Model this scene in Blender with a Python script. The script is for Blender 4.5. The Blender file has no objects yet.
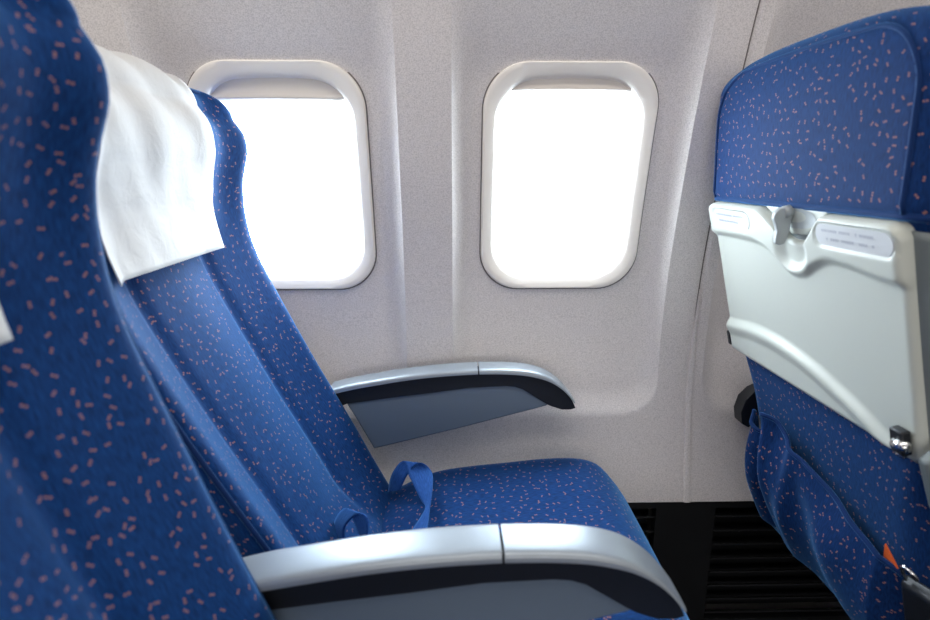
import bpy, bmesh, math, random
from mathutils import Vector, Matrix, noise
random.seed(7)
scene = bpy.context.scene
col = scene.collection
sin, cos, pi = math.sin, math.cos, math.pi

# ------------------------------------------------------------------ helpers
def lerp_tab(tab, t):
    if t <= tab[0][0]: return tab[0][1]
    for (a, va), (b, vb) in zip(tab, tab[1:]):
        if t <= b: return va + (vb - va) * (t - a) / (b - a)
    return tab[-1][1]

class Smooth:
    """Monotone-ish cubic through a table (Catmull-Rom tangents)."""
    def __init__(s, tab):
        s.x = [a for a, _ in tab]; s.y = [b for _, b in tab]
        n = len(tab); s.m = []
        for i in range(n):
            a = max(i - 1, 0); b = min(i + 1, n - 1)
            s.m.append((s.y[b] - s.y[a]) / (s.x[b] - s.x[a]))
    def __call__(s, t):
        x = s.x
        if t <= x[0]: return s.y[0] + s.m[0] * (t - x[0])
        if t >= x[-1]: return s.y[-1] + s.m[-1] * (t - x[-1])
        i = 0
        while t > x[i + 1]: i += 1
        h = x[i + 1] - x[i]; u = (t - x[i]) / h
        return ((2*u**3 - 3*u**2 + 1) * s.y[i] + (u**3 - 2*u**2 + u) * h * s.m[i]
                + (-2*u**3 + 3*u**2) * s.y[i + 1] + (u**3 - u**2) * h * s.m[i + 1])

def ss(a, b, t):
    if a == b: return float(t > a)
    u = min(1, max(0, (t - a) / (b - a)))
    return u * u * (3 - 2 * u)

def link(name, me, mat=None, parent=None, smooth=True, label=None, kind=None):
    o = bpy.data.objects.new(name, me)
    col.objects.link(o)
    if mat: me.materials.append(mat)
    if smooth:
        for p in me.polygons: p.use_smooth = True
    if parent: o.parent = parent
    if label: o['label'] = label
    if kind: o['kind'] = kind
    return o

def thing(name, label, cat, loc=(0, 0, 0), group=None):
    o = bpy.data.objects.new(name, None); col.objects.link(o)
    o.location = loc; o.empty_display_size = .05
    o['label'] = label; o['category'] = cat
    if group: o['group'] = group
    return o

def tag(o, label, cat, group=None):
    o['label'] = label; o['category'] = cat
    if group: o['group'] = group
    return o

def grid_mesh(rows, closed=False, uv=None, cap=False):
    """rows: list of equal-length lists of points."""
    bm = bmesh.new(); L = bm.loops.layers.uv.new('UVMap')
    V = [[bm.verts.new(p) for p in r] for r in rows]
    n = len(rows[0])
    for i in range(len(rows) - 1):
        for j in range(n if closed else n - 1):
            k = (j + 1) % n
            try: f = bm.faces.new((V[i][j], V[i][k], V[i + 1][k], V[i + 1][j]))
            except ValueError: continue
            if uv:
                for lp, (a, b) in zip(f.loops, ((i, j), (i, j + 1), (i + 1, j + 1), (i + 1, j))):
                    lp[L].uv = uv(a, b)
    if cap and closed:
        for r in (V[0], V[-1]):
            try: bm.faces.new(r)
            except ValueError: pass
    return bm

def finish(bm, name, mat, parent=None, merge=1e-5, smooth=True, recalc=True, label=None, kind=None, sharp=None):
    if merge: bmesh.ops.remove_doubles(bm, verts=bm.verts, dist=merge)
    if recalc: bmesh.ops.recalc_face_normals(bm, faces=bm.faces)
    me = bpy.data.meshes.new(name); bm.to_mesh(me); bm.free()
    o = link(name, me, mat, parent, smooth, label, kind)
    if sharp is not None:
        me.set_sharp_from_angle(angle=math.radians(sharp))
    return o

def mod(o, t, **k):
    m = o.modifiers.new(t.title(), t)
    for a, b in k.items(): setattr(m, a, b)
    return m

def box_bm(bm, x0, x1, y0, y1, z0, z1):
    g = bmesh.ops.create_cube(bm, size=1)
    for v in g['verts']:
        v.co = Vector(((x0 + x1) / 2 + v.co.x * (x1 - x0), (y0 + y1) / 2 + v.co.y * (y1 - y0), (z0 + z1) / 2 + v.co.z * (z1 - z0)))

def box(name, b, mat, parent=None, bevel=0, kind=None, label=None):
    bm = bmesh.new(); box_bm(bm, *b)
    o = finish(bm, name, mat, parent, smooth=bool(bevel), kind=kind, label=label, sharp=40 if bevel else None)
    if bevel: mod(o, 'BEVEL', width=bevel, segments=3)
    return o

def prism(name, pts, y0, y1, mat, parent=None, bevel=.004, seg=3, label=None):
    """Polygon in (x,z) extruded along y."""
    bm = bmesh.new()
    a = [bm.verts.new((x, y0, z)) for x, z in pts]
    b = [bm.verts.new((x, y1, z)) for x, z in pts]
    bm.faces.new(a); bm.faces.new(b[::-1])
    n = len(pts)
    for i in range(n):
        bm.faces.new((a[i], a[(i + 1) % n], b[(i + 1) % n], b[i]))
    o = finish(bm, name, mat, parent, label=label, sharp=35)
    if bevel: mod(o, 'BEVEL', width=bevel, segments=seg, limit_method='ANGLE', angle_limit=math.radians(40))
    return o

def tube(name, pts, r, mat, parent=None, seg=12, closed=False, label=None):
    rows = []; n = len(pts)
    P = [Vector(p) for p in pts]
    up = Vector((0.13, .31, .94)).normalized()
    for i, p in enumerate(P):
        a = P[(i - 1) % n] if (closed or i) else P[0]
        b = P[(i + 1) % n] if (closed or i < n - 1) else P[-1]
        t = (b - a).normalized(); s = t.cross(up).normalized(); u = s.cross(t)
        rr = r[i] if isinstance(r, (list, tuple)) else r
        rows.append([p + (s * cos(2*pi*k/seg) + u * sin(2*pi*k/seg)) * rr for k in range(seg)])
    if closed: rows.append(rows[0])
    return finish(grid_mesh(rows, closed=True, cap=not closed), name, mat, parent, label=label)

# ------------------------------------------------------------------ materials
def new_mat(name):
    m = bpy.data.materials.new(name); m.use_nodes = True
    nt = m.node_tree
    return m, nt, nt.nodes['Principled BSDF']

def setp(b, **k):
    for a, v in k.items():
        b.inputs[a.replace('_', ' ')].default_value = v

def plastic(name, c, rough=.4, spec=.5, metal=0., bump=0., bscale=900, speck=0., sscale=700, coat=0.):
    m, nt, b = new_mat(name)
    setp(b, Base_Color=(*c, 1), Roughness=rough, Metallic=metal)
    b.inputs['Specular IOR Level'].default_value = spec
    b.inputs['Coat Weight'].default_value = coat
    if bump or speck:
        tc = nt.nodes.new('ShaderNodeTexCoord')
        n = nt.nodes.new('ShaderNodeTexNoise'); n.inputs['Scale'].default_value = bscale; n.inputs['Detail'].default_value = 2
        nt.links.new(tc.outputs['Object'], n.inputs['Vector'])
        if bump:
            bp = nt.nodes.new('ShaderNodeBump'); bp.inputs['Strength'].default_value = bump; bp.inputs['Distance'].default_value = .001
            nt.links.new(n.outputs['Fac'], bp.inputs['Height']); nt.links.new(bp.outputs[0], b.inputs['Normal'])
        if speck:
            n2 = nt.nodes.new('ShaderNodeTexNoise'); n2.inputs['Scale'].default_value = sscale; n2.inputs['Detail'].default_value = 3
            nt.links.new(tc.outputs['Object'], n2.inputs['Vector'])
            r = nt.nodes.new('ShaderNodeValToRGB')
            r.color_ramp.elements[0].position = .32; r.color_ramp.elements[1].position = .6
            r.color_ramp.elements[0].color = tuple(x * (1 - speck) for x in c) + (1,)
            r.color_ramp.elements[1].color = (*c, 1)
            nt.links.new(n2.outputs['Fac'], r.inputs[0]); nt.links.new(r.outputs[0], b.inputs['Base Color'])
    return m

def fabric(name, base, light, dots=True, dot_scale=72., seed=0., sheen=.55):
    m, nt, b = new_mat(name); N = nt.nodes.new; K = nt.links.new
    setp(b, Roughness=.78)
    b.inputs['Specular IOR Level'].default_value = .14
    b.inputs['Sheen Weight'].default_value = sheen
    b.inputs['Sheen Roughness'].default_value = .4
    b.inputs['Sheen Tint'].default_value = (.18, .50, 1, 1)
    uv = N('ShaderNodeUVMap'); uv.uv_map = 'UVMap'
    mp = N('ShaderNodeMapping'); mp.inputs['Location'].default_value = (seed, seed * .7, 0)
    K(uv.outputs[0], mp.inputs[0])
    # weave: fine blue/dark-blue streaks running up the cloth
    st = N('ShaderNodeMapping'); st.inputs['Scale'].default_value = (620, 90, 1); K(mp.outputs[0], st.inputs[0])
    ns = N('ShaderNodeTexNoise'); ns.inputs['Scale'].default_value = 1; ns.inputs['Detail'].default_value = 3; K(st.outputs[0], ns.inputs['Vector'])
    rp = N('ShaderNodeValToRGB'); rp.color_ramp.elements[0].position = .3; rp.color_ramp.elements[1].position = .72
    rp.color_ramp.elements[0].color = (*base, 1); rp.color_ramp.elements[1].color = (*light, 1)
    K(ns.outputs['Fac'], rp.inputs[0])
    out = rp.outputs[0]
    if dots:
        vo = N('ShaderNodeTexVoronoi'); vo.voronoi_dimensions = '2D'
        vo.inputs['Scale'].default_value = dot_scale; vo.inputs['Randomness'].default_value = .95
        K(mp.outputs[0], vo.inputs['Vector'])
        sc = N('ShaderNodeVectorMath'); sc.operation = 'SCALE'; sc.inputs['Scale'].default_value = dot_scale
        K(mp.outputs[0], sc.inputs[0])
        scp = N('ShaderNodeVectorMath'); scp.operation = 'SCALE'; scp.inputs['Scale'].default_value = dot_scale
        K(vo.outputs['Position'], scp.inputs[0])
        loc = N('ShaderNodeVectorMath'); loc.operation = 'SUBTRACT'
        K(mp.outputs[0], loc.inputs[0]); K(vo.outputs['Position'], loc.inputs[1])
        locs = N('ShaderNodeVectorMath'); locs.operation = 'SCALE'; locs.inputs['Scale'].default_value = dot_scale
        K(loc.outputs[0], locs.inputs[0])
        flat = N('ShaderNodeVectorMath'); flat.operation = 'MULTIPLY'; flat.inputs[1].default_value = (1, 1, 0)
        K(locs.outputs[0], flat.inputs[0])
        # turn each pair by a random angle
        sepc = N('ShaderNodeSeparateColor'); K(vo.outputs['Color'], sepc.inputs[0])
        ang = N('ShaderNodeMath'); ang.operation = 'MULTIPLY'; ang.inputs[1].default_value = 3.1; K(sepc.outputs[0], ang.inputs[0])
        rot = N('ShaderNodeVectorRotate'); rot.rotation_type = 'Z_AXIS'
        K(flat.outputs[0], rot.inputs['Vector']); K(ang.outputs[0], rot.inputs['Angle'])
        ds = []
        for ox, oy in ((.092, .03), (-.092, -.03)):
            d = N('ShaderNodeVectorMath'); d.operation = 'DISTANCE'; d.inputs[1].default_value = (ox, oy, 0)
            K(rot.outputs[0], d.inputs[0]); ds.append(d)
        mn = N('ShaderNodeMath'); mn.operation = 'MINIMUM'; K(ds[0].outputs['Value'], mn.inputs[0]); K(ds[1].outputs['Value'], mn.inputs[1])
        mr = N('ShaderNodeMapRange'); mr.inputs['From Min'].default_value = .098; mr.inputs['From Max'].default_value = .045
        K(mn.outputs[0], mr.inputs['Value'])
        gt = N('ShaderNodeMath'); gt.operation = 'GREATER_THAN'; gt.inputs[1].default_value = .22; K(sepc.outputs[1], gt.inputs[0])
        ml = N('ShaderNodeMath'); ml.operation = 'MULTIPLY'; K(mr.outputs[0], ml.inputs[0]); K(gt.outputs[0], ml.inputs[1])
        m2 = N('ShaderNodeMath'); m2.operation = 'MULTIPLY'; m2.inputs[1].default_value = .68; K(ml.outputs[0], m2.inputs[0])
        mx = N('ShaderNodeMix'); mx.data_type = 'RGBA'
        K(m2.outputs[0], mx.inputs['Factor']); K(out, mx.inputs['A']); mx.inputs['B'].default_value = (.58, .26, .15, 1)
        out = mx.outputs['Result']
    K(out, b.inputs['Base Color'])
    bp = N('ShaderNodeBump'); bp.inputs['Strength'].default_value = .25; bp.inputs['Distance'].default_value = .0008
    K(ns.outputs['Fac'], bp.inputs['Height']); K(bp.outputs[0], b.inputs['Normal'])
    return m

M = {}
M['wall'] = plastic('cabin_wall_plastic', (.77, .735, .73), .5, .35, bump=.2, bscale=500, speck=.26, sscale=480)
M['wall_plain'] = plastic('cabin_lining', (.62, .60, .59), .6, .3)
M['ceiling'] = plastic('cabin_ceiling', (.7, .7, .69), .6, .3)
M['frame'] = plastic('cream_window_frame', (.93, .89, .83), .5, .35)
M['shade'] = plastic('window_shade_plastic', (.66, .62, .58), .38, .5)
M['seal'] = plastic('dark_seal', (.16, .14, .135), .6)
M['fabric'] = fabric('speckled_blue_fabric', (.0018, .018, .088), (.0045, .052, .205))
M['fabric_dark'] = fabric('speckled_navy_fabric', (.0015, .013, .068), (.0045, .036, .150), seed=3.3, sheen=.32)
M['piping'] = fabric('blue_piping', (.003, .015, .07), (.006, .03, .13), dots=False)
M['belt'] = fabric('blue_webbing', (.010, .050, .20), (.025, .10, .34), dots=False)
M['cap'] = plastic('silver_armrest_cap', (.33, .375, .42), .38, .5, metal=.45, bump=.05, bscale=1200)
M['black'] = plastic('black_plastic', (.012, .014, .018), .38, .4, bump=.1, bscale=1500)
M['panel'] = plastic('grey_blue_panel', (.135, .18, .235), .5, .4, bump=.12, bscale=1300)
M['tray'] = plastic('pale_grey_green_plastic', (.54, .57, .52), .38, .45)
M['placard'] = plastic('placard_insert', (.60, .62, .64), .3, .5)
M['print'] = plastic('placard_print', (.42, .44, .50), .5)
M['latch'] = plastic('latch_grey', (.40, .44, .45), .35, .5)
M['shell'] = plastic('grey_seat_shell', (.16, .185, .19), .45, .4)
M['chrome'] = plastic('chrome', (.8, .8, .8), .15, .5, metal=1.)
M['grille'] = plastic('black_grille', (.010, .011, .013), .5, .3)
M['slat'] = plastic('black_slat', (.022, .023, .026), .4, .4)
M['carpet'] = plastic('dark_carpet', (.012, .014, .02), .95, .1, bump=.5, bscale=700)
M['steel'] = plastic('seat_frame_metal', (.03, .032, .036), .45, .4, metal=.3)
M['card'] = plastic('orange_card', (.75, .13, .03), .5, .3)

def cover_mat():
    m, nt, b = new_mat('white_nonwoven_cloth')
    setp(b, Base_Color=(.70, .70, .69, 1), Roughness=.9)
    b.inputs['Specular IOR Level'].default_value = .15
    b.inputs['Sheen Weight'].default_value = .15
    uv = nt.nodes.new('ShaderNodeTexCoord')
    n = nt.nodes.new('ShaderNodeTexNoise'); n.inputs['Scale'].default_value = 900; n.inputs['Detail'].default_value = 2
    nt.links.new(uv.outputs['Object'], n.inputs['Vector'])
    n2 = nt.nodes.new('ShaderNodeTexNoise'); n2.inputs['Scale'].default_value = 38; n2.inputs['Detail'].default_value = 3; n2.inputs['Distortion'].default_value = .8
    nt.links.new(uv.outputs['Object'], n2.inputs['Vector'])
    bp = nt.nodes.new('ShaderNodeBump'); bp.inputs['Strength'].default_value = .3; bp.inputs['Distance'].default_value = .0006
    nt.links.new(n.outputs['Fac'], bp.inputs['Height'])
    b2 = nt.nodes.new('ShaderNodeBump'); b2.inputs['Strength'].default_value = .22; b2.inputs['Distance'].default_value = .006
    nt.links.new(n2.outputs['Fac'], b2.inputs['Height']); nt.links.new(bp.outputs[0], b2.inputs['Normal'])
    nt.links.new(b2.outputs[0], b.inputs['Normal'])
    return m
M['cover'] = cover_mat()

def glass_mat():
    m = bpy.data.materials.new('window_glass'); m.use_nodes = True
    nt = m.node_tree; nt.nodes.clear()
    o = nt.nodes.new('ShaderNodeOutputMaterial'); mx = nt.nodes.new('ShaderNodeMixShader')
    t = nt.nodes.new('ShaderNodeBsdfTransparent'); g = nt.nodes.new('ShaderNodeBsdfGlossy'); g.inputs['Roughness'].default_value = .03
    fr = nt.nodes.new('ShaderNodeFresnel'); fr.inputs[0].default_value = 1.3
    nt.links.new(fr.outputs[0], mx.inputs[0]); nt.links.new(t.outputs[0], mx.inputs[1]); nt.links.new(g.outputs[0], mx.inputs[2])
    nt.links.new(mx.outputs[0], o.inputs[0])
    return m
M['glass'] = glass_mat()

# ------------------------------------------------------------------ the cabin side wall
WALL = Smooth([(.36, 1.072), (.459, 1.092), (.563, 1.108), (.688, 1.113), (.834, 1.100), (.93, 1.082), (1.015, 1.062),
               (1.10, 1.041), (1.175, 1.019), (1.28, .984), (1.40, .935), (1.55, .862)])
WIN_W, WIN_H, WIN_ZC = .302, .402, .998        # outer size of a window frame
WINX = [.205, -.298, -.801, 1.221]
def rr_sd(x, z, w, h, r):                       # signed distance to a rounded rectangle
    qx = abs(x) - w / 2 + r; qz = abs(z) - h / 2 + r
    return math.hypot(max(qx, 0), max(qz, 0)) + min(max(qx, qz), 0) - r

def dish(x, z):
    """Depth of the shallow dish the window sits in."""
    best = 0
    for cx in WINX + [.708, 1.73]:
        l, r_ = cx - .205, cx + .207
        if not (l < x < r_): continue
        dx = min(x - l, r_ - x)
        e = dx
        # rounded lower corners
        zb = .545; rc = .07
        if z < zb + rc and dx < rc:
            e = rc - math.hypot(rc - dx, zb + rc - z)
        else:
            e = min(dx, z - zb)
        if e <= 0: continue
        d = ss(0, .052, e) if z > zb + .05 and e == dx else ss(0, .04, e) * 1
        u = min(1, e / .05); d = 1 - (1 - u) ** 2.2
        d *= 1 - ss(1.16, 1.32, z)
        lowfade = .45 + .55 * ss(.53, .80, z)
        best = max(best, .034 * d * lowfade)
    return best

def wall_y(x, z):
    return WALL(z) - .016 + dish(x, z)

def wall_panel(name, x0, x1):
    xs = []
    x = x0
    while x < x1 - 1e-6:
        xs.append(x); x += .006
    xs.append(x1)
    for cx in WINX + [.708]:
        for e in (cx - .205, cx + .207):
            if x0 < e < x1: xs += [e, e + .0015, e - .0015]
    xs = sorted(set(round(v, 5) for v in xs))
    zs = [.362 + i * .0075 for i in range(int((1.56 - .362) / .0075) + 1)]
    bm = bmesh.new(); L = bm.loops.layers.uv.new('UVMap'); V = {}
    for i, x in enumerate(xs):
        for j, z in enumerate(zs):
            edge = min(x - x0, x1 - x)
            y = wall_y(x, z) + (.006 * (1 - min(1, edge / .004)) ** 2 if x1 - x0 > .2 else 0)
            V[i, j] = bm.verts.new((x, y, z))
    for i in range(len(xs) - 1):
        for j in range(len(zs) - 1):
            cx = (xs[i] + xs[i + 1]) / 2; cz = (zs[j] + zs[j + 1]) / 2
            if any(rr_sd(cx - wx, cz - WIN_ZC, WIN_W - .022, WIN_H - .022, .072) < 0 for wx in WINX): continue
            bm.faces.new((V[i, j], V[i + 1, j], V[i + 1, j + 1], V[i, j + 1]))
    bmesh.ops.delete(bm, geom=[v for v in bm.verts if not v.link_faces], context='VERTS')
    bmesh.ops.recalc_face_normals(bm, faces=bm.faces)
    f = next(iter(bm.faces))
    if f.normal.y > 0: bmesh.ops.reverse_faces(bm, faces=bm.faces)
    o = finish(bm, name, M['wall'], recalc=False, merge=0, kind='structure', sharp=22)
    return o
SEAM = .478; SEAM2 = -.588
wall_panel('wall_left', SEAM2 + .0012, SEAM - .0012)
wall_panel('wall_left', SEAM + .0012, 1.5)
wall_panel('wall_left', -1.45, SEAM2 - .0012)

def strip(name, xc, hw, off, z0, z1, mat):
    rows = []
    for i in range(60):
        z = z0 + (z1 - z0) * i / 59
        y = WALL(z) + off
        rows.append([(xc - hw, y + .006, z), (xc - hw, y, z), (xc + hw, y, z), (xc + hw, y + .006, z)])
    return finish(grid_mesh(rows), name, mat, kind='structure', smooth=False)
strip('trim_1', SEAM, .004, -.010, .362, 1.56, M['seal'])
strip('trim_2', SEAM2, .004, -.010, .362, 1.56, M['seal'])
# raised joint cover on the lower half of the seam
rows = []
for i in range(40):
    z = .362 + (.80 - .362) * i / 39
    w = .0062 * ss(.80, .60, z) + .0004 if z < .8 else .0004
    y = WALL(z) - .016
    rows.append([(SEAM - w, y + .004, z), (SEAM - w, y - .0026, z), (SEAM - w * .45, y - .0036, z), (SEAM + w * .45, y - .0036, z), (SEAM + w, y - .0026, z), (SEAM + w, y + .004, z)])
finish(grid_mesh(rows), 'trim_3', M['wall'], kind='structure', smooth=False)

# ------------------------------------------------------------------ windows
def rr_loop(w, h, r, n=14):
    pts = []
    for k, (sx, sz) in enumerate(((1, 1), (-1, 1), (-1, -1), (1, -1))):
        for i in range(n):
            a = (k + i / (n - 1)) * pi / 2
            pts.append((sx * (w / 2 - r) + r * cos(a), sz * (h / 2 - r) + r * sin(a)))
        # straight midpoints towards the next corner
        nx, nz = ((-1, 1), (-1, -1), (1, -1), (1, 1))[k]
        p = pts[-1]; a = ((k + 1)) * pi / 2
        q = (nx * (w / 2 - r) + r * cos(a), nz * (h / 2 - r) + r * sin(a))
        for i in range(1, 12):
            t = i / 12; pts.append((p[0] + (q[0] - p[0]) * t, p[1] + (q[1] - p[1]) * t))
    return pts

def fy(x, z):                                    # frame base surface: slope of the fuselage at the window
    return WALL(z) + .0165

def make_window(idx, cx, drop):
    # frame: flange, soft bead, reveal running back to the pane
    prof = [(0, .010), (.0, -.0008), (.0010, -.0060), (.003, -.0076), (.0100, -.0058), (.0180, -.0024), (.0215, -.0004), (.0228, .0030),
            (.0238, .0100), (.0252, .0112), (.0262, .0118), (.0268, .018), (.0278, .026), (.0305, .0275), (.031, .036)]
    rows = []
    for ins, dep in prof:
        lp = rr_loop(WIN_W - 2 * ins, WIN_H - 2 * ins, max(.075 - ins * .38, .02))
        k = .011 * ss(.010, .022, ins)           # the inner top edge is bowed
        row = []
        for x, z in lp:
            zz = WIN_ZC + z - (k * (x / (WIN_W / 2)) ** 2 * ss(.10, .16, z))
            row.append((cx + x, fy(x, zz) + dep, zz))
        rows.append(row)
    wf = finish(grid_mesh(rows, closed=True), 'window_%d' % idx, M['frame'], kind='structure', sharp=50)
    # thin dark gap around the frame
    rows = []
    for ins, dep in ((-.0020, .014), (-.0020, -.0002), (.003, -.0002)):
        lp = rr_loop(WIN_W - 2 * ins, WIN_H - 2 * ins, .075 - ins * .38)
        rows.append([(cx + x, fy(x, WIN_ZC + z) + dep, WIN_ZC + z) for x, z in lp])
    finish(grid_mesh(rows, closed=True), 'seal', M['seal'], wf, kind='structure')
    # pane
    lp = rr_loop(WIN_W - .066, WIN_H - .066, .05)
    bm = bmesh.new()
    bm.faces.new([bm.verts.new((cx + x, WALL(WIN_ZC) + .062 + (z * -.22), WIN_ZC + z)) for x, z in lp])
    # fuselage skin around the pane: closes the gap behind the lining
    finish(bm, 'window_pane', M['glass'], wf, kind='structure', smooth=False)
    rows = []
    for ins, dep in ((.031, .035), (.033, .037), (.034, .056), (.028, .058)):
        lp = rr_loop(WIN_W - 2 * ins, WIN_H - 2 * ins, .062)
        rows.append([(cx + x, fy(x, WIN_ZC + z) + dep, WIN_ZC + z) for x, z in lp])
    finish(grid_mesh(rows, closed=True), 'window_reveal', M['frame'], wf, kind='structure')
    # pulled-up shade: sheet in its slot plus a bowed grip lip
    zt = WIN_ZC + WIN_H / 2 - .0185
    zb = WIN_ZC + WIN_H / 2 - .035 - drop
    hw = WIN_W / 2 - .0235
    rows = []
    for i in range(15):                          # across the section, top to lip and back under
        pass
    sec = [(.0, 0.), (.25, .0006), (.5, .002), (.70, .0045), (.80, .0075), (.86, .0110), (.90, .0118), (.94, .0108), (.96, .0085), (.99, .0075), (1.0, .0050), (1.0, -.004)]
    for s, out in sec:
        row = []
        for j in range(41):
            u = -1 + 2 * j / 40
            bow = (1 - u * u) ** .55 if abs(u) < 1 else 0
            endr = max(0, (abs(u) - .80) / .20) ** 2.2
            x = cx + u * hw
            z = zt + (zb - zt) * s + endr * .016 * s
            row.append((x, fy(0, z) + .0110 - out * 1.15 * bow, z))
        rows.append(row)
    finish(grid_mesh(rows), 'window_shade', M['shade'], wf, kind='structure', sharp=60)
make_window(1, WINX[0], .010)
make_window(2, WINX[1], .026)
make_window(3, WINX[2], .013)
make_window(4, WINX[3], .013)

# outer skin: blocks daylight between lining and windows
def skin():
    xs = [-1.45 + i * .02 for i in range(148)]
    zs = [.0 + i * .02 for i in range(90)]
    bm = bmesh.new(); V = {}
    for i, x in enumerate(xs):
        for j, z in enumerate(zs):
            V[i, j] = bm.verts.new((x, WALL(max(z, .36)) + .070, z))
    for i in range(len(xs) - 1):
        for j in range(len(zs) - 1):
            cx = (xs[i] + xs[i + 1]) / 2; cz = (zs[j] + zs[j + 1]) / 2
            if any(rr_sd(cx - wx, cz - WIN_ZC, WIN_W - .045, WIN_H - .045, .07) < 0 for wx in WINX): continue
            bm.faces.new((V[i, j], V[i + 1, j], V[i + 1, j + 1], V[i, j + 1]))
    bmesh.ops.delete(bm, geom=[v for v in bm.verts if not v.link_faces], context='VERTS')
    finish(bm, 'wall_left', M['wall_plain'], merge=0, kind='structure')
skin()

# ------------------------------------------------------------------ lower side panel with louvres
def base_panel():
    bm = bmesh.new()
    Y = 1.060
    groups = [(-.30, .418), (.542, 1.30)]
    z1 = .362; z0 = .0
    # solid face around the louvre openings
    lz0, lz1 = .075, .345
    box_bm(bm, -1.45, -.30, Y, Y + .02, z0, z1)
    box_bm(bm, .418, .542, Y, Y + .02, z0, z1)
    box_bm(bm, 1.30, 1.5, Y, Y + .02, z0, z1)
    for a, b in groups:
        box_bm(bm, a, b, Y, Y + .02, z0, lz0); box_bm(bm, a, b, Y, Y + .02, lz1, z1)
        box_bm(bm, a, b, Y + .045, Y + .05, lz0, lz1)
    o = finish(bm, 'baseboard_left', M['grille'], kind='structure', smooth=False)
    bm = bmesh.new()
    for a, b in groups:
        z = lz0 + .006
        while z < lz1 - .005:
            g = bmesh.ops.create_cube(bm, size=1)
            for v in g['verts']:
                c = v.co.copy()
                v.co = Vector(((a + b) / 2 + c.x * (b - a - .004), Y + .014 + c.y * .026, z + c.z * .004 - c.y * .018))
            z += .0335
    finish(bm, 'louvre', M['slat'], o, kind='structure', smooth=False)
    bm = bmesh.new(); box_bm(bm, -1.45, 1.5, Y - .001, Y + .04, .3600, .3645)
    finish(bm, 'ledge', M['wall_plain'], o, kind='structure', smooth=False)
base_panel()
box('floor', (-1.45, 1.5, -2.4, 1.25, -.05, 0), M['carpet'], kind='structure')
# rest of the cabin shell (behind and above the camera)
box('ceiling', (-1.45, 1.5, -2.4, 1.05, 2.1, 2.15), M['ceiling'], kind='structure')
bm = bmesh.new()
rows = []
for i in range(12):
    t = i / 11
    y = .862 + .0 - .42 * t ** 1.3; z = 1.55 + .55 * t ** .8
    rows.append([(-1.45, y, z), (1.5, y, z)])
finish(grid_mesh(rows), 'wall_left', M['ceiling'], kind='structure')
box('wall_right', (-1.45, 1.5, -2.45, -2.4, 0, 2.1), M['wall_plain'], kind='structure')
box('wall_rear', (-1.50, -1.45, -2.4, 1.3, 0, 2.1), M['wall_plain'], kind='structure')
box('wall_front', (1.5, 1.55, -2.4, 1.3, 0, 2.1), M['wall_plain'], kind='structure')

# ------------------------------------------------------------------ seats
# profile of the back in the reclined window seat, x against height, relative to the seat's own origin (its hip line at x=0 -> -.10)
CREST = Smooth([(.36, -.080), (.445, -.118), (.56, -.174), (.681, -.238), (.80, -.297), (.886, -.335), (.95, -.349), (.998, -.350),
                (1.03, -.344), (1.056, -.338), (1.09, -.342), (1.115, -.358)])
def rear_x(z): return -.24 - (min(z, .94) - .45) * .37 - max(0, z - .94) * .13
PIV = Vector((-.10, 0, .45))
HW = Smooth([(.36, .212), (.5, .215), (.65, .222), (.8, .230), (1.0, .235), (1.125, .236)])
ZT, RT, RC = 1.115, .042, .075

def bolst(u, z):
    """cushion relief: 0 on the side bolsters, negative towards the centre, stitched grooves between."""
    a = abs(u)
    head = ss(.90, 1.0, z)
    low = -.052 * (1 - min(1, max(0, (a - .47) / .50)) ** 1.15) * (1 - head) * ss(.40, .52, z)
    low -= .020 * (1 - ss(.5, .97, a)) * (1 - ss(.40, .52, z))
    groove = -.006 * math.exp(-((a - .46) / .055) ** 2) * (1 - head) * ss(.42, .5, z)
    pad = .011 * math.exp(-(u / .38) ** 2) * (1 - head)
    hd = (-.030 * (1 - ss(.70, .98, a)) ) * head
    return low + groove + pad + hd

def back_pt(side, u, z, hs=1.0):
    """side 'f' or 'r'; u in -1..1 across; z height (window-seat pose)."""
    ph = 0
    zz = z
    if z > ZT:
        ph = math.asin(min(1, (z - ZT) / RT)); zz = ZT
    hw = HW(zz) - RC * (1 - cos(ph)) * .75
    y = u * hw
    r = .032
    e = max(0, abs(y) - (hw - r)) / r
    rnd = 1 - math.sqrt(max(0, 1 - min(1, e) ** 2))
    xf = CREST(zz) + bolst(u, zz) - .030 * rnd
    rr = .030 + .030 * (1 - ss(.60, .72, zz))
    er = min(1, max(0, abs(y) - (hw - rr)) / rr)
    rndr = 1 - math.sqrt(max(0, 1 - er ** 2))
    xr = rear_x(zz) - .010 * ss(.936, .950, zz) - .006 * (math.exp(-((zz - 1.06) / .08) ** 2)) * (1 - abs(u) ** 4) + (.9 * rr) * rndr
    mid = xf * .40 + xr * .60
    k = cos(ph) ** .85
    x = (xf if side == 'f' else xr)
    x = mid + (x - mid) * k
    # crown: top a little lower at the shoulders
    z2 = z - .014 * abs(u) ** 3 * ss(.98, 1.16, z)
    # slant of the cut at the rear (top leans back)
    return Vector((x, y, z2))

def tilt(p, ang):
    d = p - PIV
    return Vector((PIV.x + d.x * cos(ang) + d.z * sin(ang), p.y, PIV.z + d.z * cos(ang) - d.x * sin(ang)))

ULIST = []
for i in range(73):
    t = -1 + 2 * i / 72
    ULIST.append(math.copysign(abs(math.sin(t * pi / 2)) ** 1.0 * .35 + abs(t) * .65, t))

def z_levels():
    zs = [.36 + i * (ZT - .36) / 64 for i in range(65)]
    zs += [ZT + RT * sin(i * pi / 2 / 12) for i in range(1, 13)]
    return zs

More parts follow.
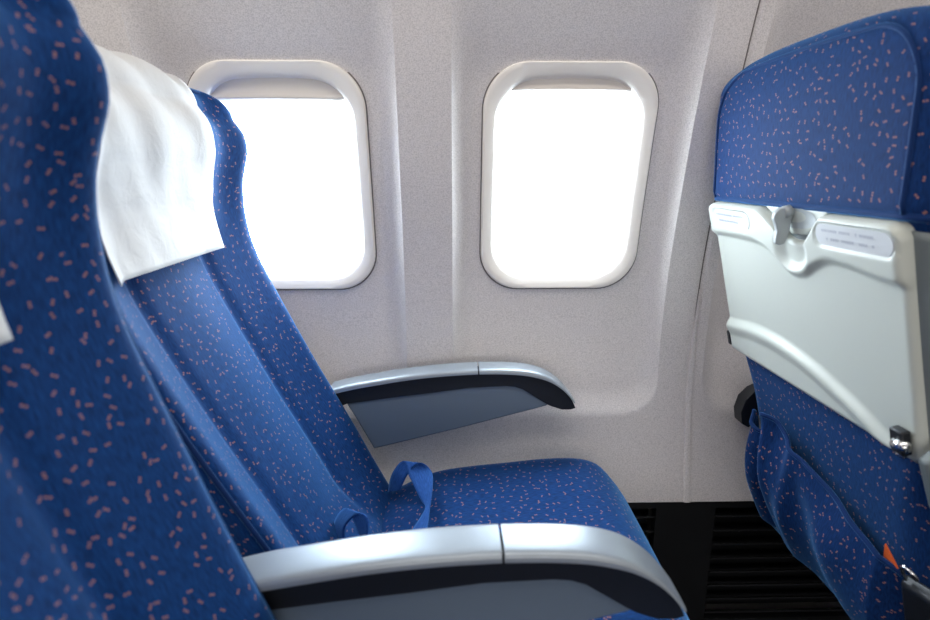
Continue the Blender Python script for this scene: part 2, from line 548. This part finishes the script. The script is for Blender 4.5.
def make_backrest(parent, ang, mat):
    zs = z_levels(); rows = []
    for z in zs:
        f = [back_pt('f', u, z) for u in ULIST]
        r = [back_pt('r', u, z) for u in reversed(ULIST)]
        s1 = [f[-1].lerp(r[0], t) for t in (.25, .5, .75)]
        s2 = [r[-1].lerp(f[0], t) for t in (.25, .5, .75)]
        rows.append([tilt(p, ang) for p in f + s1 + r + s2])
    nf = len(ULIST)
    ref = rows[30]
    per = [0]
    for a, b in zip(ref, ref[1:] + ref[:1]): per.append(per[-1] + (a - b).length)
    hs = [0]
    for a, b in zip(rows, rows[1:]): hs.append(hs[-1] + (a[nf // 2] - b[nf // 2]).length)
    bm = grid_mesh(rows, closed=True, uv=lambda i, j: (per[j], hs[i]), cap=True)
    return finish(bm, 'backrest', mat, parent, merge=1e-6)

def piping(parent, ang, u, side, name='piping', z0=.40, z1=1.125, r=.0032, top=True):
    """stitched seam cord running up one side of the back, over the shoulder and down the other."""
    pts = []
    for s in (1, -1):
        seq = []
        for i in range(40):
            z = z0 + (ZT + RT * .93 - z0) * i / 39
            seq.append(tilt(back_pt(side, s * u, z), ang))
        pts += seq if s == 1 else seq[::-1]
    return tube(name, pts, r, M['piping'], parent, seg=8)

def make_cushion(parent, mat):
    """seat pan cushion, x from hip to the waterfall edge"""
    x0, x1 = -.17, .365
    TOP = Smooth([(-.17, .395), (-.12, .425), (-.08, .447), (-.03, .467), (.03, .477), (.10, .484), (.17, .491), (.22, .492), (.255, .487), (.288, .470), (.315, .437), (.335, .385)])
    hwc = .222
    path = []
    for i in range(50):
        x = x0 + (.335 - x0) * i / 49
        path.append((x, TOP(x)))
    path += [(.340, .370), (.341, .355), (.340, .340), (.336, .328), (.325, .318)]
    path += [(.30, .330), (.1, .345), (-.17, .345)]
    ntop = 53
    rows = []
    uu = [math.copysign(abs(t) ** .85, t) for t in [-1 + 2 * i / 48 for i in range(49)]]
    for k, (x, z) in enumerate(path):
        row = []
        for u in uu:
            y = u * hwc; r = .032
            e = max(0, abs(y) - (hwc - r)) / r
            rnd = 1 - math.sqrt(max(0, 1 - min(1, e) ** 2))
            if k < ntop:
                fr = ss(.26, .34, x)
                zz = z - .020 * rnd * (1 - fr) - .010 * math.exp(-(u / .45) ** 2) * (1 - ss(.15, .3, x))
                xx = x - .030 * (max(0, abs(u) - .6) / .4) ** 2.5 * fr - .012 * rnd * fr
            else:
                zz = z; xx = x - (.030 * (max(0, abs(u) - .6) / .4) ** 2.5 if x > .31 else 0)
            row.append((xx, y, zz))
        rows.append(row)
    hs = [0]
    for a, b in zip(path, path[1:]): hs.append(hs[-1] + math.hypot(a[0] - b[0], a[1] - b[1]))
    bm = grid_mesh(rows, uv=lambda i, j: (uu[min(j, 48)] * hwc + 5, hs[i]))
    # close the two sides
    L = bm.loops.layers.uv.active
    bm.verts.ensure_lookup_table()
    n = 49; m = len(path)
    for j in (0, n - 1):
        top = [bm.verts[i * n + j] for i in range(m)]
        f = bm.faces.new(top)
        for lp in f.loops: lp[L].uv = (lp.vert.co.x + 9, lp.vert.co.z)
    return finish(bm, 'cushion', mat, parent)

ARM_TOP = [(-.276, .575), (-.270, .600), (-.255, .617), (-.228, .630), (-.19, .640), (-.137, .649), (-.09, .657), (-.043, .6625), (.0, .666), (.047, .668), (.09, .6682), (.126, .666), (.15, .662),
           (.172, .655), (.190, .644), (.205, .631), (.218, .616), (.229, .601), (.235, .588)]
def make_arm(parent, yc, hw, xo=0., inset=.010):
    T = [(x + xo, z) for x, z in ARM_TOP]; hb = hw - inset
    low = [(.231, .586), (.222, .583), (.205, .583), (.182, .591), (.163, .603), (.146, .614), (.130, .6245), (.115, .6295), (.098, .631), (.03, .628), (-.044, .618), (-.12, .609), (-.20, .598), (-.228, .585), (-.236, .555), (-.250, .540), (-.264, .548)]
    up = [((x, z - .007) if x < .15 else (x - .0035, z - .004) if x < .2 else (x - .004, z - .001)) if x > -.25 else (x + .008, z - .004) for x, z in ARM_TOP]
    body = prism('armrest', [(x + xo, z) for x, z in up + low], yc - hb, yc + hb, M['black'], parent, bevel=.004)
    pan = [(-.20, .597), (-.12, .615), (-.044, .624), (.03, .634), (.098, .638), (.118, .637), (.136, .628), (.150, .617), (.167, .606), (.184, .594), (.176, .589), (.02, .547), (-.152, .504), (-.185, .57)]
    prism('side_panel', [(x + xo, z) for x, z in pan], yc - hb + .004, yc + hb - .004, M['panel'], body, bevel=.003)
    # swept caps, two lengths with a joint between
    def cap(pts, taper_end):
        P = []
        for i in range(len(pts) - 1):
            for k in range(5):
                t = k / 5; P.append((pts[i][0] + (pts[i+1][0] - pts[i][0]) * t, pts[i][1] + (pts[i+1][1] - pts[i][1]) * t))
        P.append(pts[-1]); n = len(P)
        for _ in range(6):
            P = [P[0]] + [((P[i-1][0] + P[i][0]*2 + P[i+1][0]) / 4, (P[i-1][1] + P[i][1]*2 + P[i+1][1]) / 4) for i in range(1, n - 1)] + [P[-1]]
        rows = []
        for i, (x, z) in enumerate(P):
            a = P[max(i-1, 0)]; b = P[min(i+1, n-1)]
            t = Vector((b[0]-a[0], b[1]-a[1])).normalized(); nx, nz = -t.y, t.x
            s = i / (n - 1)
            th = .0100 * (1 - (.70 * ss(.35, .9, s) if taper_end else 0))
            row = []
            for (cy, cn) in ((-1, -1), (-1.0, -.55), (-.97, -.30), (-.88, -.13), (-.7, -.04), (-.35, 0), (0, .02), (.35, 0), (.7, -.04), (.88, -.13), (.97, -.30), (1.0, -.55), (1, -1), (.9, -1.02), (-.9, -1.02)):
                row.append((x + nx * cn * th, yc + cy * hw, z + nz * cn * th))
            rows.append(row)
        o = finish(grid_mesh(rows, closed=True, cap=True), 'armrest_cap', M['cap'], body, sharp=50)
        return o
    cap([p for p in T if -.24 < p[0] - xo <= .047][:-1] + [(.0455 + xo, .668)], False)
    cap([(.0485 + xo, .668)] + [p for p in T[:-1] if p[0] - xo > .047], True)
    return body

def ribbon(name, A, B, mat, parent, thick=.0016, label=None):
    def cr(P, n=8):
        P = [Vector(p) for p in P]; out = []
        for i in range(len(P) - 1):
            p0 = P[max(i-1, 0)]; p1 = P[i]; p2 = P[i+1]; p3 = P[min(i+2, len(P)-1)]
            for k in range(n):
                t = k / n
                out.append(.5 * ((2*p1) + (p2-p0)*t + (2*p0-5*p1+4*p2-p3)*t*t + (3*p1-p0-3*p2+p3)*t**3))
        out.append(P[-1]); return out
    a = cr(A); b = cr(B); rows = []
    for p, q in zip(a, b): rows.append([p.lerp(q, t / 6) for t in range(7)])
    o = finish(grid_mesh(rows, uv=lambda i, j: (j * .007, i * .006)), name, mat, parent, label=label)
    mod(o, 'SOLIDIFY', thickness=thick, offset=0)
    return o

def seat_frame(parent):
    box('seat_frame', (-.06, .27, -.15, .15, .295, .345), M['steel'], parent, bevel=.008)
    for x in (-.02, .22):
        for y in (-.12, .12):
            bm = bmesh.new()
            a = Vector((x, y, .29)); b = Vector((x + (.05 if x > 0 else -.04), y, .0))
            o = tube('leg', [a, a.lerp(b, .5), b], .014, M['steel'], parent)

def make_cover(name, label, parent_loc, ang, halfw=.144, yoff=0., zb=.893, seed=0, group=None):
    """cloth draped over the top of the headrest"""
    path = []
    for i in range(34): path.append(('f', zb + (ZT - zb) * i / 33))
    for i in range(1, 13): path.append(('f', ZT + RT * sin(i * pi / 2 / 12)))
    for i in range(11, -1, -1): path.append(('r', ZT + RT * sin(i * pi / 2 / 12)))
    for i in range(1, 12): path.append(('r', ZT - (ZT - 1.0) * i / 11))
    ny = 44; P = []
    for s, z in path:
        row = []
        for j in range(ny + 1):
            y = -halfw + 2 * halfw * j / ny + yoff
            hw = HW(min(z, ZT)); ph = math.asin(min(1, max(0, (z - ZT) / RT)))
            u = y / (hw - RC * (1 - cos(ph)) * .75)
            row.append(back_pt(s, u, z))
        P.append(row)
    n = len(P); out = []
    i0 = min(range(34), key=lambda i: abs(path[i][1] - 1.0))
    for i in range(i0):                           # below the pad the cloth hangs free
        for j in range(ny + 1):
            P[i][j].x = max(P[i][j].x, P[i0][j].x + (CREST(path[i][1]) - CREST(path[i0][1])) - .002)
    for i in range(n):
        row = []
        for j in range(ny + 1):
            du = P[min(i+1, n-1)][j] - P[max(i-1, 0)][j]; dv = P[i][min(j+1, ny)] - P[i][max(j-1, 0)]
            nn = dv.cross(du)
            nn = nn.normalized() if nn.length > 1e-9 else Vector((0, 0, 1))
            if i < 40 and nn.x < 0: nn = -nn
            if i > 50 and nn.x > 0: nn = -nn
            if 40 <= i <= 50 and nn.z < 0: nn = -nn
            zz = path[i][1]
            if zz > ZT - .012:
                c0 = (back_pt('f', P[i][j].y / .236, ZT - .02) + back_pt('r', P[i][j].y / .236, ZT - .02)) / 2
                nn = Vector((P[i][j].x - c0.x, 0, P[i][j].z - c0.z)).normalized()
            s = i / n; t = j / ny
            # soft diagonal folds fanning down from the near shoulder
            q = (t * 1.0 + s * .9)
            w = (.0030 * sin(q * 17 + 1.2 * sin(s * 9) + seed) * ss(.12, .45, s)
                 + .0055 * noise.noise(Vector((t * 3.2 + seed, s * 5.0, 1.7))) + .0022 * noise.noise(Vector((t * 9 + s * 7, s * 4 - t * 3, 4.2 + seed))))
            row.append(tilt(P[i][j] + nn * (.0075 + w * .9), ang))
        out.append(row)
    o = finish(grid_mesh(out), name, M['cover'])
    mod(o, 'SOLIDIFY', thickness=.0016, offset=0)
    o.location = parent_loc
    tag(o, label, 'headrest cover', group)
    return o

FWD = math.radians(6.5); FWD_M = math.radians(5.7)

# window seat ------------------------------------------------
seat_w = thing('airplane_seat', 'blue speckled seat beside the two windows, reclined, its cushion in full view', 'seat', (0, .80, 0))
make_backrest(seat_w, 0, M['fabric'])
piping(seat_w, 0, .985, 'f')
make_cushion(seat_w, M['fabric'])
seat_frame(seat_w)
make_arm(seat_w, 1.034 - .80, .0255)
def loc(pts, y): return [(p[0], p[1] - y, p[2]) for p in pts]
BELTS = [([(-0.1915, 0.8, 0.4573), (-0.1809, 0.79, 0.504), (-0.1592, 0.77, 0.5368), (-0.1439, 0.74, 0.5363), (-0.129, 0.72, 0.5145)], [(-0.1592, 0.75, 0.4921), (-0.1579, 0.75, 0.5185), (-0.1345, 0.73, 0.5522), (-0.1175, 0.71, 0.5572), (-0.1186, 0.7, 0.5284)]), ([(-0.1215, 0.97, 0.4434), (-0.1119, 0.96, 0.4856), (-0.0903, 0.95, 0.5165), (-0.0777, 0.92, 0.5036), (-0.0545, 0.87, 0.4873), (-0.0464, 0.84, 0.4893), (-0.0666, 0.8, 0.4748)], [(-0.0962, 0.94, 0.4649), (-0.0803, 0.93, 0.5019), (-0.0587, 0.93, 0.523), (-0.0375, 0.92, 0.5108), (-0.036, 0.87, 0.5019), (-0.0383, 0.84, 0.4928), (-0.0412, 0.79, 0.4813)])]
for A, B in BELTS: ribbon('seat_belt', loc(A, .80), loc(B, .80), M['belt'], seat_w)
make_cover('headrest_cover', 'white cloth draped over the top of the seat beside the windows', (0, .80, 0), 0, halfw=.162, yoff=-.034, zb=.901, seed=0)

# middle seat (foreground) -----------------------------------
seat_m = thing('airplane_seat', 'large out-of-focus blue seat back filling the left foreground, nearest the camera', 'seat', (.017, .262, 0))
make_backrest(seat_m, FWD_M, M['fabric'])
piping(seat_m, FWD_M, .985, 'f')
make_cushion(seat_m, M['fabric'])
seat_frame(seat_m)
make_arm(seat_m, .507 - .262, .0270, xo=-.017)
make_cover('headrest_cover', 'white cloth edge cut off by the left side of the photo, on the nearest seat', (.017, .262, 0), FWD_M, halfw=.150, yoff=-.031, zb=.884, seed=5)

# seat in front ----------------------------------------------
FX = .82
seat_f = thing('airplane_seat', 'blue seat of the row in front, seen from behind with its folded grey tray', 'seat', (FX, .785, 0))
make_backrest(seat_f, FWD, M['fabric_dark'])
pts = []
for sgn in (1, -1):
    seq = [tilt(back_pt('r', sgn * .90, .945 + i * .01), FWD) for i in range(13)]
    seq += [tilt(back_pt('r', sgn * (.90 - .30 * (1 - cos(i * pi / 2 / 10))), 1.065 + .07 * sin(i * pi / 2 / 10)), FWD) for i in range(1, 11)]
    seq += [tilt(back_pt('r', sgn * t, 1.135), FWD) for t in (.45, .3, .15)]
    pts += seq if sgn == 1 else seq[::-1]
tube('piping', pts, .003, M['piping'], seat_f, seg=8)
tube('headrest_hem', [tilt(back_pt('r', u, .943), FWD) for u in [-1 + i / 40 for i in range(81)]], .0045, M['piping'], seat_f, seg=8)
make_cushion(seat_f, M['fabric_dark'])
seat_frame(seat_f)
make_arm(seat_f, 1.040 - .785, .0255)

# tray table: local frame on the tray plane (a = cabin y, t = distance down the plane)
BETA = math.radians(14.25)
def tp(a, t, out=0.):
    """point on the tray plane; out = height towards the viewer; returned relative to seat_f"""
    x = .445 + t * sin(BETA) - out * cos(BETA)
    z = .970 - t * cos(BETA) - out * sin(BETA)
    return Vector((x - FX, a - .785, z))

NOTCH = Smooth([(.50, 0), (.685, 0), (.697, .003), (.712, .018), (.73, .034), (.755, .040), (.78, .037), (.80, .022), (.822, .009), (.842, .0015), (.86, 0), (1.1, 0)])
C1 = Smooth([(.55, .066), (.60, .064), (.65, .058), (.69, .058), (.72, .070), (.745, .084), (.775, .087), (.80, .074), (.83, .058), (.87, .052), (.95, .052), (1.02, .056)])
C2 = Smooth([(.56, .272), (.60, .262), (.65, .240), (.70, .224), (.75, .211), (.80, .203), (.86, .199), (.92, .202), (.97, .209), (1.02, .216)])
TH = .270; TA0, TA1 = .568, 1.003
def tray_h(a, t, notch):
    h = 0.
    h += .0085 * (1 - ss(-.009, .006, t - C1(a)))
    h += .0085 * ss(-.006, .010, t - C2(a))
    h -= .0045 * ss(.010, .030, t - C2(a)) 
    # thumb scoop below the latch
    d = math.hypot((a - .762) / .036, (t - .052) / .030)
    h -= .0085 * (1 - ss(.55, 1.15, d))
    # placard wells
    for (ca, ct, w, hh) in PLAC:
        sd = rr_sd(a - ca, t - ct, w + .004, hh + .004, hh / 2)
        h -= .0022 * (1 - ss(-.0015, .0015, sd))
    # round over the rim
    e = min(a - TA0, TA1 - a, t - notch, TH - t)
    r = .007
    if e < r: h -= r * (1 - math.sqrt(max(0, 1 - (1 - max(0, e) / r) ** 2)))
    return h
PLAC = [(.637, .0215, .128, .026), (.924, .0215, .118, .026)]
def make_tray():
    na, nt_ = 150, 110
    al = [TA0 + (TA1 - TA0) * i / na for i in range(na + 1)]
    rows = []
    for j in range(nt_ + 1):
        v = j / nt_
        row = []
        for a in al:
            nch = max(0, NOTCH(a))
            # rounded outer corners
            rc = .016
            for ed in (a - TA0, TA1 - a):
                if ed < rc: nch = max(nch, rc - math.sqrt(max(0, rc*rc - (rc-ed)**2)))
            bot = TH
            for ed in (a - TA0, TA1 - a):
                if ed < .01: bot = TH - (.01 - math.sqrt(max(0, .0001 - (.01-ed)**2)))
            t = nch + v * (bot - nch)
            row.append(tp(a, t, tray_h(a, t, nch)))
        rows.append(row)
    top = [tp(a, max(0, NOTCH(a)) , -.014) for a in al]
    # skirt
    def back(p): return p + Vector((cos(BETA), 0, sin(BETA))) * .016
    bm = grid_mesh(rows)
    bm.verts.ensure_lookup_table()
    n = na + 1; m = nt_ + 1
    ring = [bm.verts[j] for j in range(n)] + [bm.verts[i * n + n - 1] for i in range(1, m)] + [bm.verts[(m-1) * n + j] for j in range(n - 2, -1, -1)] + [bm.verts[i * n] for i in range(m - 2, 0, -1)]
    bk = [bm.verts.new(back(v.co)) for v in ring]
    for i in range(len(ring)):
        k = (i + 1) % len(ring)
        bm.faces.new((ring[i], ring[k], bk[k], bk[i]))
    tray = finish(bm, 'tray_table', M['tray'], seat_f, sharp=60, merge=1e-6)
    # bright rim strip along the lower edge
    tube('tray_rim', [tp(a, TH + .0005, -.004) for a in (TA0 + .008, .7, .85, TA1 - .008)], .0032, M['tray'], tray, seg=10)
    for (ca, ct, w, hh) in PLAC:
        bm = bmesh.new()
        lp = rr_loop(w, hh, hh / 2 - .0005)
        f = [bm.verts.new(tp(ca + x, ct - z, .0072)) for x, z in lp]
        b = [bm.verts.new(tp(ca + x, ct - z, .0052)) for x, z in lp]
        bm.faces.new(f)
        for i in range(len(lp)): bm.faces.new((f[i], f[(i+1) % len(lp)], b[(i+1) % len(lp)], b[i]))
        pl = finish(bm, 'placard', M['placard'], tray, smooth=False)
    # faint two-line print on the placards, too soft in the photograph to read
    rnd = random.Random(3)
    for (ca, ct, w, hh) in PLAC:
        bm = bmesh.new()
        for line, (s0, s1) in enumerate(((-.40, .36), (-.34, .28))):
            a = ca - w * s0
            end = ca - w * s1
            while a > end:
                wl = rnd.uniform(.0016, .0032)
                if rnd.random() < .84:
                    t0 = ct + (-.0055 if line == 0 else .0045)
                    q = [tp(a, t0 - .0016, .0076), tp(a - wl, t0 - .0016, .0076), tp(a - wl, t0 + .0016, .0076), tp(a, t0 + .0016, .0076)]
                    bm.faces.new([bm.verts.new(p) for p in q])
                a -= wl + .0012
        finish(bm, 'print', M['print'], tray, smooth=False, recalc=False)
    # hinge blocks at the lower corners
    def tb(name, a0, a1, t0, t1, o0, o1, mat, bev=.002):
        bm = bmesh.new()
        vs = [bm.verts.new(tp(a, t, o)) for a in (a0, a1) for t in (t0, t1) for o in (o0, o1)]
        for f in ((0,1,3,2),(4,6,7,5),(0,4,5,1),(2,3,7,6),(0,2,6,4),(1,5,7,3)): bm.faces.new([vs[i] for i in f])
        o = finish(bm, name, mat, tray, sharp=30)
        mod(o, 'BEVEL', width=bev, segments=2)
        return o
    tb('hinge', .575, .594, .232, .262, .002, .0135, M['black'])
    tb('hinge', .9985, 1.008, .236, .262, -.004, .006, M['black'])
    tube('hinge_pin', [tp(.568, .247, .012), tp(.576, .247, .014), tp(.584, .247, .015)], .0065, M['chrome'], tray)
    tube('hinge_pin', [tp(.578, .262, .008), tp(.586, .262, .010)], .0045, M['chrome'], tray)
    tube('hinge_pin', [tp(1.000, .258, .002), tp(1.007, .262, .0)], .004, M['chrome'], tray)
    return tray
tray = make_tray()

# latch plate and turn latch, on the seat back above the tray's notch
def latch():
    pts = [(.838, -.003), (.690, -.003), (.700, .005), (.722, .022), (.742, .032), (.775, .034), (.80, .020), (.825, .004)]
    bm = bmesh.new()
    f = [bm.verts.new(tp(a, t, -.004)) for a, t in pts]; b = [bm.verts.new(tp(a, t, -.018)) for a, t in pts]
    bm.faces.new(f)
    n = len(pts)
    for i in range(n): bm.faces.new((f[i], f[(i+1) % n], b[(i+1) % n], b[i]))
    pl = finish(bm, 'latch_plate', M['tray'], seat_f, sharp=30)
    mod(pl, 'BEVEL', width=.003, segments=3)
    # recessed oval face
    bm = bmesh.new()
    pts = [(.765 + .050 * math.copysign(abs(cos(q)) ** .8, cos(q)), .008 + (.016 if sin(q) > 0 else .012) * sin(q)) for q in [2 * pi * i / 40 for i in range(40)]]
    c = bm.verts.new(tp(.765, .006, -.0050))
    ring = [bm.verts.new(tp(a, t, -.0032)) for a, t in pts]
    for i in range(40): bm.faces.new((ring[i], ring[(i+1) % 40], c))
    finish(bm, 'latch_dish', M['latch'], pl)
    # the turn latch: an upright blade standing out from the plate
    out = [(-.006, -.004), (-.006, .012), (-.001, .019), (.006, .0205), (.014, .018), (.024, .0165), (.034, .0195), (.040, .0195), (.0435, .016), (.0435, .009), (.036, .004), (.022, .000), (.012, -.002), (.010, -.004)]
    bm = bmesh.new()
    f = [bm.verts.new(tp(.7755 + .16 * t - .002 * (o > .01), t, o)) for t, o in out]
    b = [bm.verts.new(tp(.7635 + .16 * t + .002 * (o > .01), t, o)) for t, o in out]
    bm.faces.new(f); bm.faces.new(b[::-1])
    for i in range(len(out)): bm.faces.new((f[i], f[(i+1) % len(out)], b[(i+1) % len(out)], b[i]))
    tl = finish(bm, 'tray_latch', M['latch'], pl, sharp=30)
    mod(tl, 'BEVEL', width=.0028, segments=3)
    tube('latch_pivot', [tp(.769, .001, -.004), tp(.769, .001, .006)], .0085, M['latch'], pl)
latch()

# hard shell behind the tray, wrapping round the sides
def shell():
    rows = []
    zs = [.690 + i * .0100 for i in range(25)]
    for z in zs:
        r = []
        for k in range(6):
            p = tilt(back_pt('f', 1, z).lerp(back_pt('r', 1, z), .25 + .75 * k / 6), FWD); r.append(p + Vector((0, .0045, 0)))
        for u in reversed(ULIST):
            p = tilt(back_pt('r', u, z), FWD); r.append(p + Vector((-.0035, math.copysign(.0045, u) * ss(.8, 1, abs(u)), 0)))
        for k in range(6, -1, -1):
            p = tilt(back_pt('f', -1, z).lerp(back_pt('r', -1, z), .25 + .75 * k / 6), FWD); r.append(p + Vector((0, -.0045, 0)))
        rows.append(r)
    o = finish(grid_mesh(rows), 'back_shell', M['shell'], seat_f)
    mod(o, 'SOLIDIFY', thickness=.002, offset=-1)
    # tray support arm down the aisle side
    prism('tray_arm', [(-.325, .722), (-.300, .745), (-.262, .735), (-.235, .700), (-.10, .52), (-.12, .50), (-.16, .52), (-.302, .665)], -.243, -.228, M['shell'], seat_f, bevel=.004)
shell()

# literature pocket
HEM = Smooth([(.59, .505), (.605, .528), (.622, .541), (.66, .557), (.70, .573), (.76, .597), (.82, .620), (.85, .637), (.865, .643), (.878, .634), (.897, .598), (.915, .583), (.940, .590), (.97, .60)])
def pocket():
    rows = []; na, nv = 110, 46
    for i in range(nv + 1):
        v = i / nv; row = []
        for j in range(na + 1):
            a = .604 + (.966 - .604) * j / na
            zt = HEM(a); z = zt + (.375 - zt) * v
            if v > .85: pass
            t = (.970 - z) / cos(BETA)
            env = min(1, (a - .604) / .03) * min(1, (.966 - a) / .025)
            bulge = .026 + .024 * sin(pi * min(1, v * 1.1)) * env
            bulge += .007 * ss(.05, .4, v) * sin(a * 46 + v * 2.2) * (1 - .5 * v) * env
            bulge += .014 * math.exp(-((a - .866 + .02 * v) / .012) ** 2) * (1 - v * .75)
            bulge -= .022 * math.exp(-((a - .904) / .014) ** 2) * (1 - v * .8)
            bulge += .008 * math.exp(-((a - .80 - v * .03) / .014) ** 2) * (1 - .6 * v)
            bulge += .007 * noise.noise(Vector((a * 16, v * 2.4, 3.)))
            # tight to the seat at both sides and the bottom
            bulge *= (.25 + .75 * env) * (1 - .8 * ss(.86, 1, v))
            row.append(tp(a, t, bulge - .012))
        rows.append(row)
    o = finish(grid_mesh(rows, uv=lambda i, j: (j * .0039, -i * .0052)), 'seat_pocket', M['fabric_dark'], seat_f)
    mod(o, 'SOLIDIFY', thickness=.004, offset=-1)
    pts = [Vector(p) + Vector((-.001, 0, .001)) for p in rows[0]]
    tube('pocket_hem', pts, .0036, M['piping'], o, seg=8)
    return o
pocket()
# lower fabric skirt of the seat back, closing down to the frame
rows = []
for i in range(14):
    z = .46 - .11 * i / 13
    row = []
    for j in range(40):
        a = .566 + .432 * j / 39
        row.append(tp(a, (.970 - z) / cos(BETA), -.014))
    rows.append(row)
o = finish(grid_mesh(rows, uv=lambda i, j: (j * .011, -i * .0085 + 3)), 'back_skirt', M['fabric_dark'], seat_f)
mod(o, 'SOLIDIFY', thickness=.006, offset=-1)
# black block standing in for the underseat shadow at the near lower corner
bm = bmesh.new()
f = [bm.verts.new(tp(a, t, o)) for a, t, o in ((.606, .440, .0), (.600, .448, .012), (.596, .62, .012), (.606, .63, .0))]
b = [bm.verts.new(tp(a, t, o)) for a, t, o in ((.552, .430, -.004), (.552, .440, .010), (.552, .62, .010), (.552, .63, -.004))]
bm.faces.new(f); bm.faces.new(b[::-1])
for i in range(4): bm.faces.new((f[i], f[(i+1) % 4], b[(i+1) % 4], b[i]))
o = finish(bm, 'underseat_shadow', M['black'], seat_f, sharp=30); mod(o, 'BEVEL', width=.004, segments=3)
# chrome hook at the near end of the pocket
tube('pocket_hook', [Vector(tp(.592, .415 + .022, .010)) , tp(.590, .425, .014), tp(.588, .416, .016), tp(.583, .411, .016), tp(.577, .414, .014), tp(.573, .423, .010)], .0028, M['chrome'], seat_f)

# safety card in the pocket
def card():
    bm = bmesh.new()
    base = [(.614, .441), (.633, .419), (.650, .50), (.630, .50)]
    f = [bm.verts.new(tp(a, t, .004) + Vector((FX, .785, 0))) for a, t in base]
    b = [bm.verts.new(tp(a, t, .002) + Vector((FX, .785, 0))) for a, t in base]
    bm.faces.new(f); bm.faces.new(b[::-1])
    for i in range(4): bm.faces.new((f[i], f[(i+1) % 4], b[(i+1) % 4], b[i]))
    o = finish(bm, 'safety_card', M['card'], smooth=False)
    tag(o, 'small orange card poking out of the seat-back pocket at lower right', 'card')
card()

# ------------------------------------------------------------------ light
w = bpy.data.worlds.new('sky'); scene.world = w; w.use_nodes = True
bg = w.node_tree.nodes['Background']
bg.inputs[0].default_value = (.78, .90, 1.0, 1); bg.inputs[1].default_value = 20.0

def area(name, loc, rot, sx, sy, power, color, portal=False):
    l = bpy.data.lights.new(name, 'AREA'); l.shape = 'RECTANGLE'; l.size = sx; l.size_y = sy
    l.energy = power; l.color = color
    o = bpy.data.objects.new(name, l); col.objects.link(o); o.location = loc; o.rotation_euler = rot
    if portal: l.cycles.is_portal = True
    return o
for cx in WINX:
    area('window_portal', (cx, WALL(WIN_ZC) + .085, WIN_ZC), (-pi/2, 0, 0), .27, .37, 1, (1, 1, 1), True)
area('ceiling_lamp', (0, .15, 2.05), (0, 0, 0), 2.6, .5, 14, (1, .94, .88))
area('far_window_fill', (.1, -2.3, 1.15), (pi/2, 0, 0), 2.8, .5, 21, (1, .94, .90))  # unseen fill standing in for daylight from the opposite windows, which are not modelled
area('aft_fill', (-1.4, -.3, 1.45), (0, -pi/2 + .25, 0), .7, 1.6, 4.5, (1, .96, .92))  # fill added from the rear to brighten tray and seat back, no fixture there

# ------------------------------------------------------------------ camera
cam = bpy.data.cameras.new('camera'); co = bpy.data.objects.new('camera', cam); col.objects.link(co)
cam.sensor_width = 36; cam.lens = 36 * 580 / 930
co.location = (0, 0, 1.02)
yaw, pitch = math.radians(1.249), math.radians(13.38)
co.rotation_euler = (pi/2 - pitch, 0, -yaw)
cam.clip_start = .02
cam.dof.use_dof = True; cam.dof.focus_distance = 1.0; cam.dof.aperture_fstop = 3.6
scene.camera = co
scene.view_settings.view_transform = 'Standard'; scene.view_settings.look = 'None'
scene.view_settings.gamma = 1; scene.view_settings.use_curve_mapping = False
scene.view_settings.exposure = 0
scene.cycles.use_denoising = True
scene.cycles.max_bounces = 10
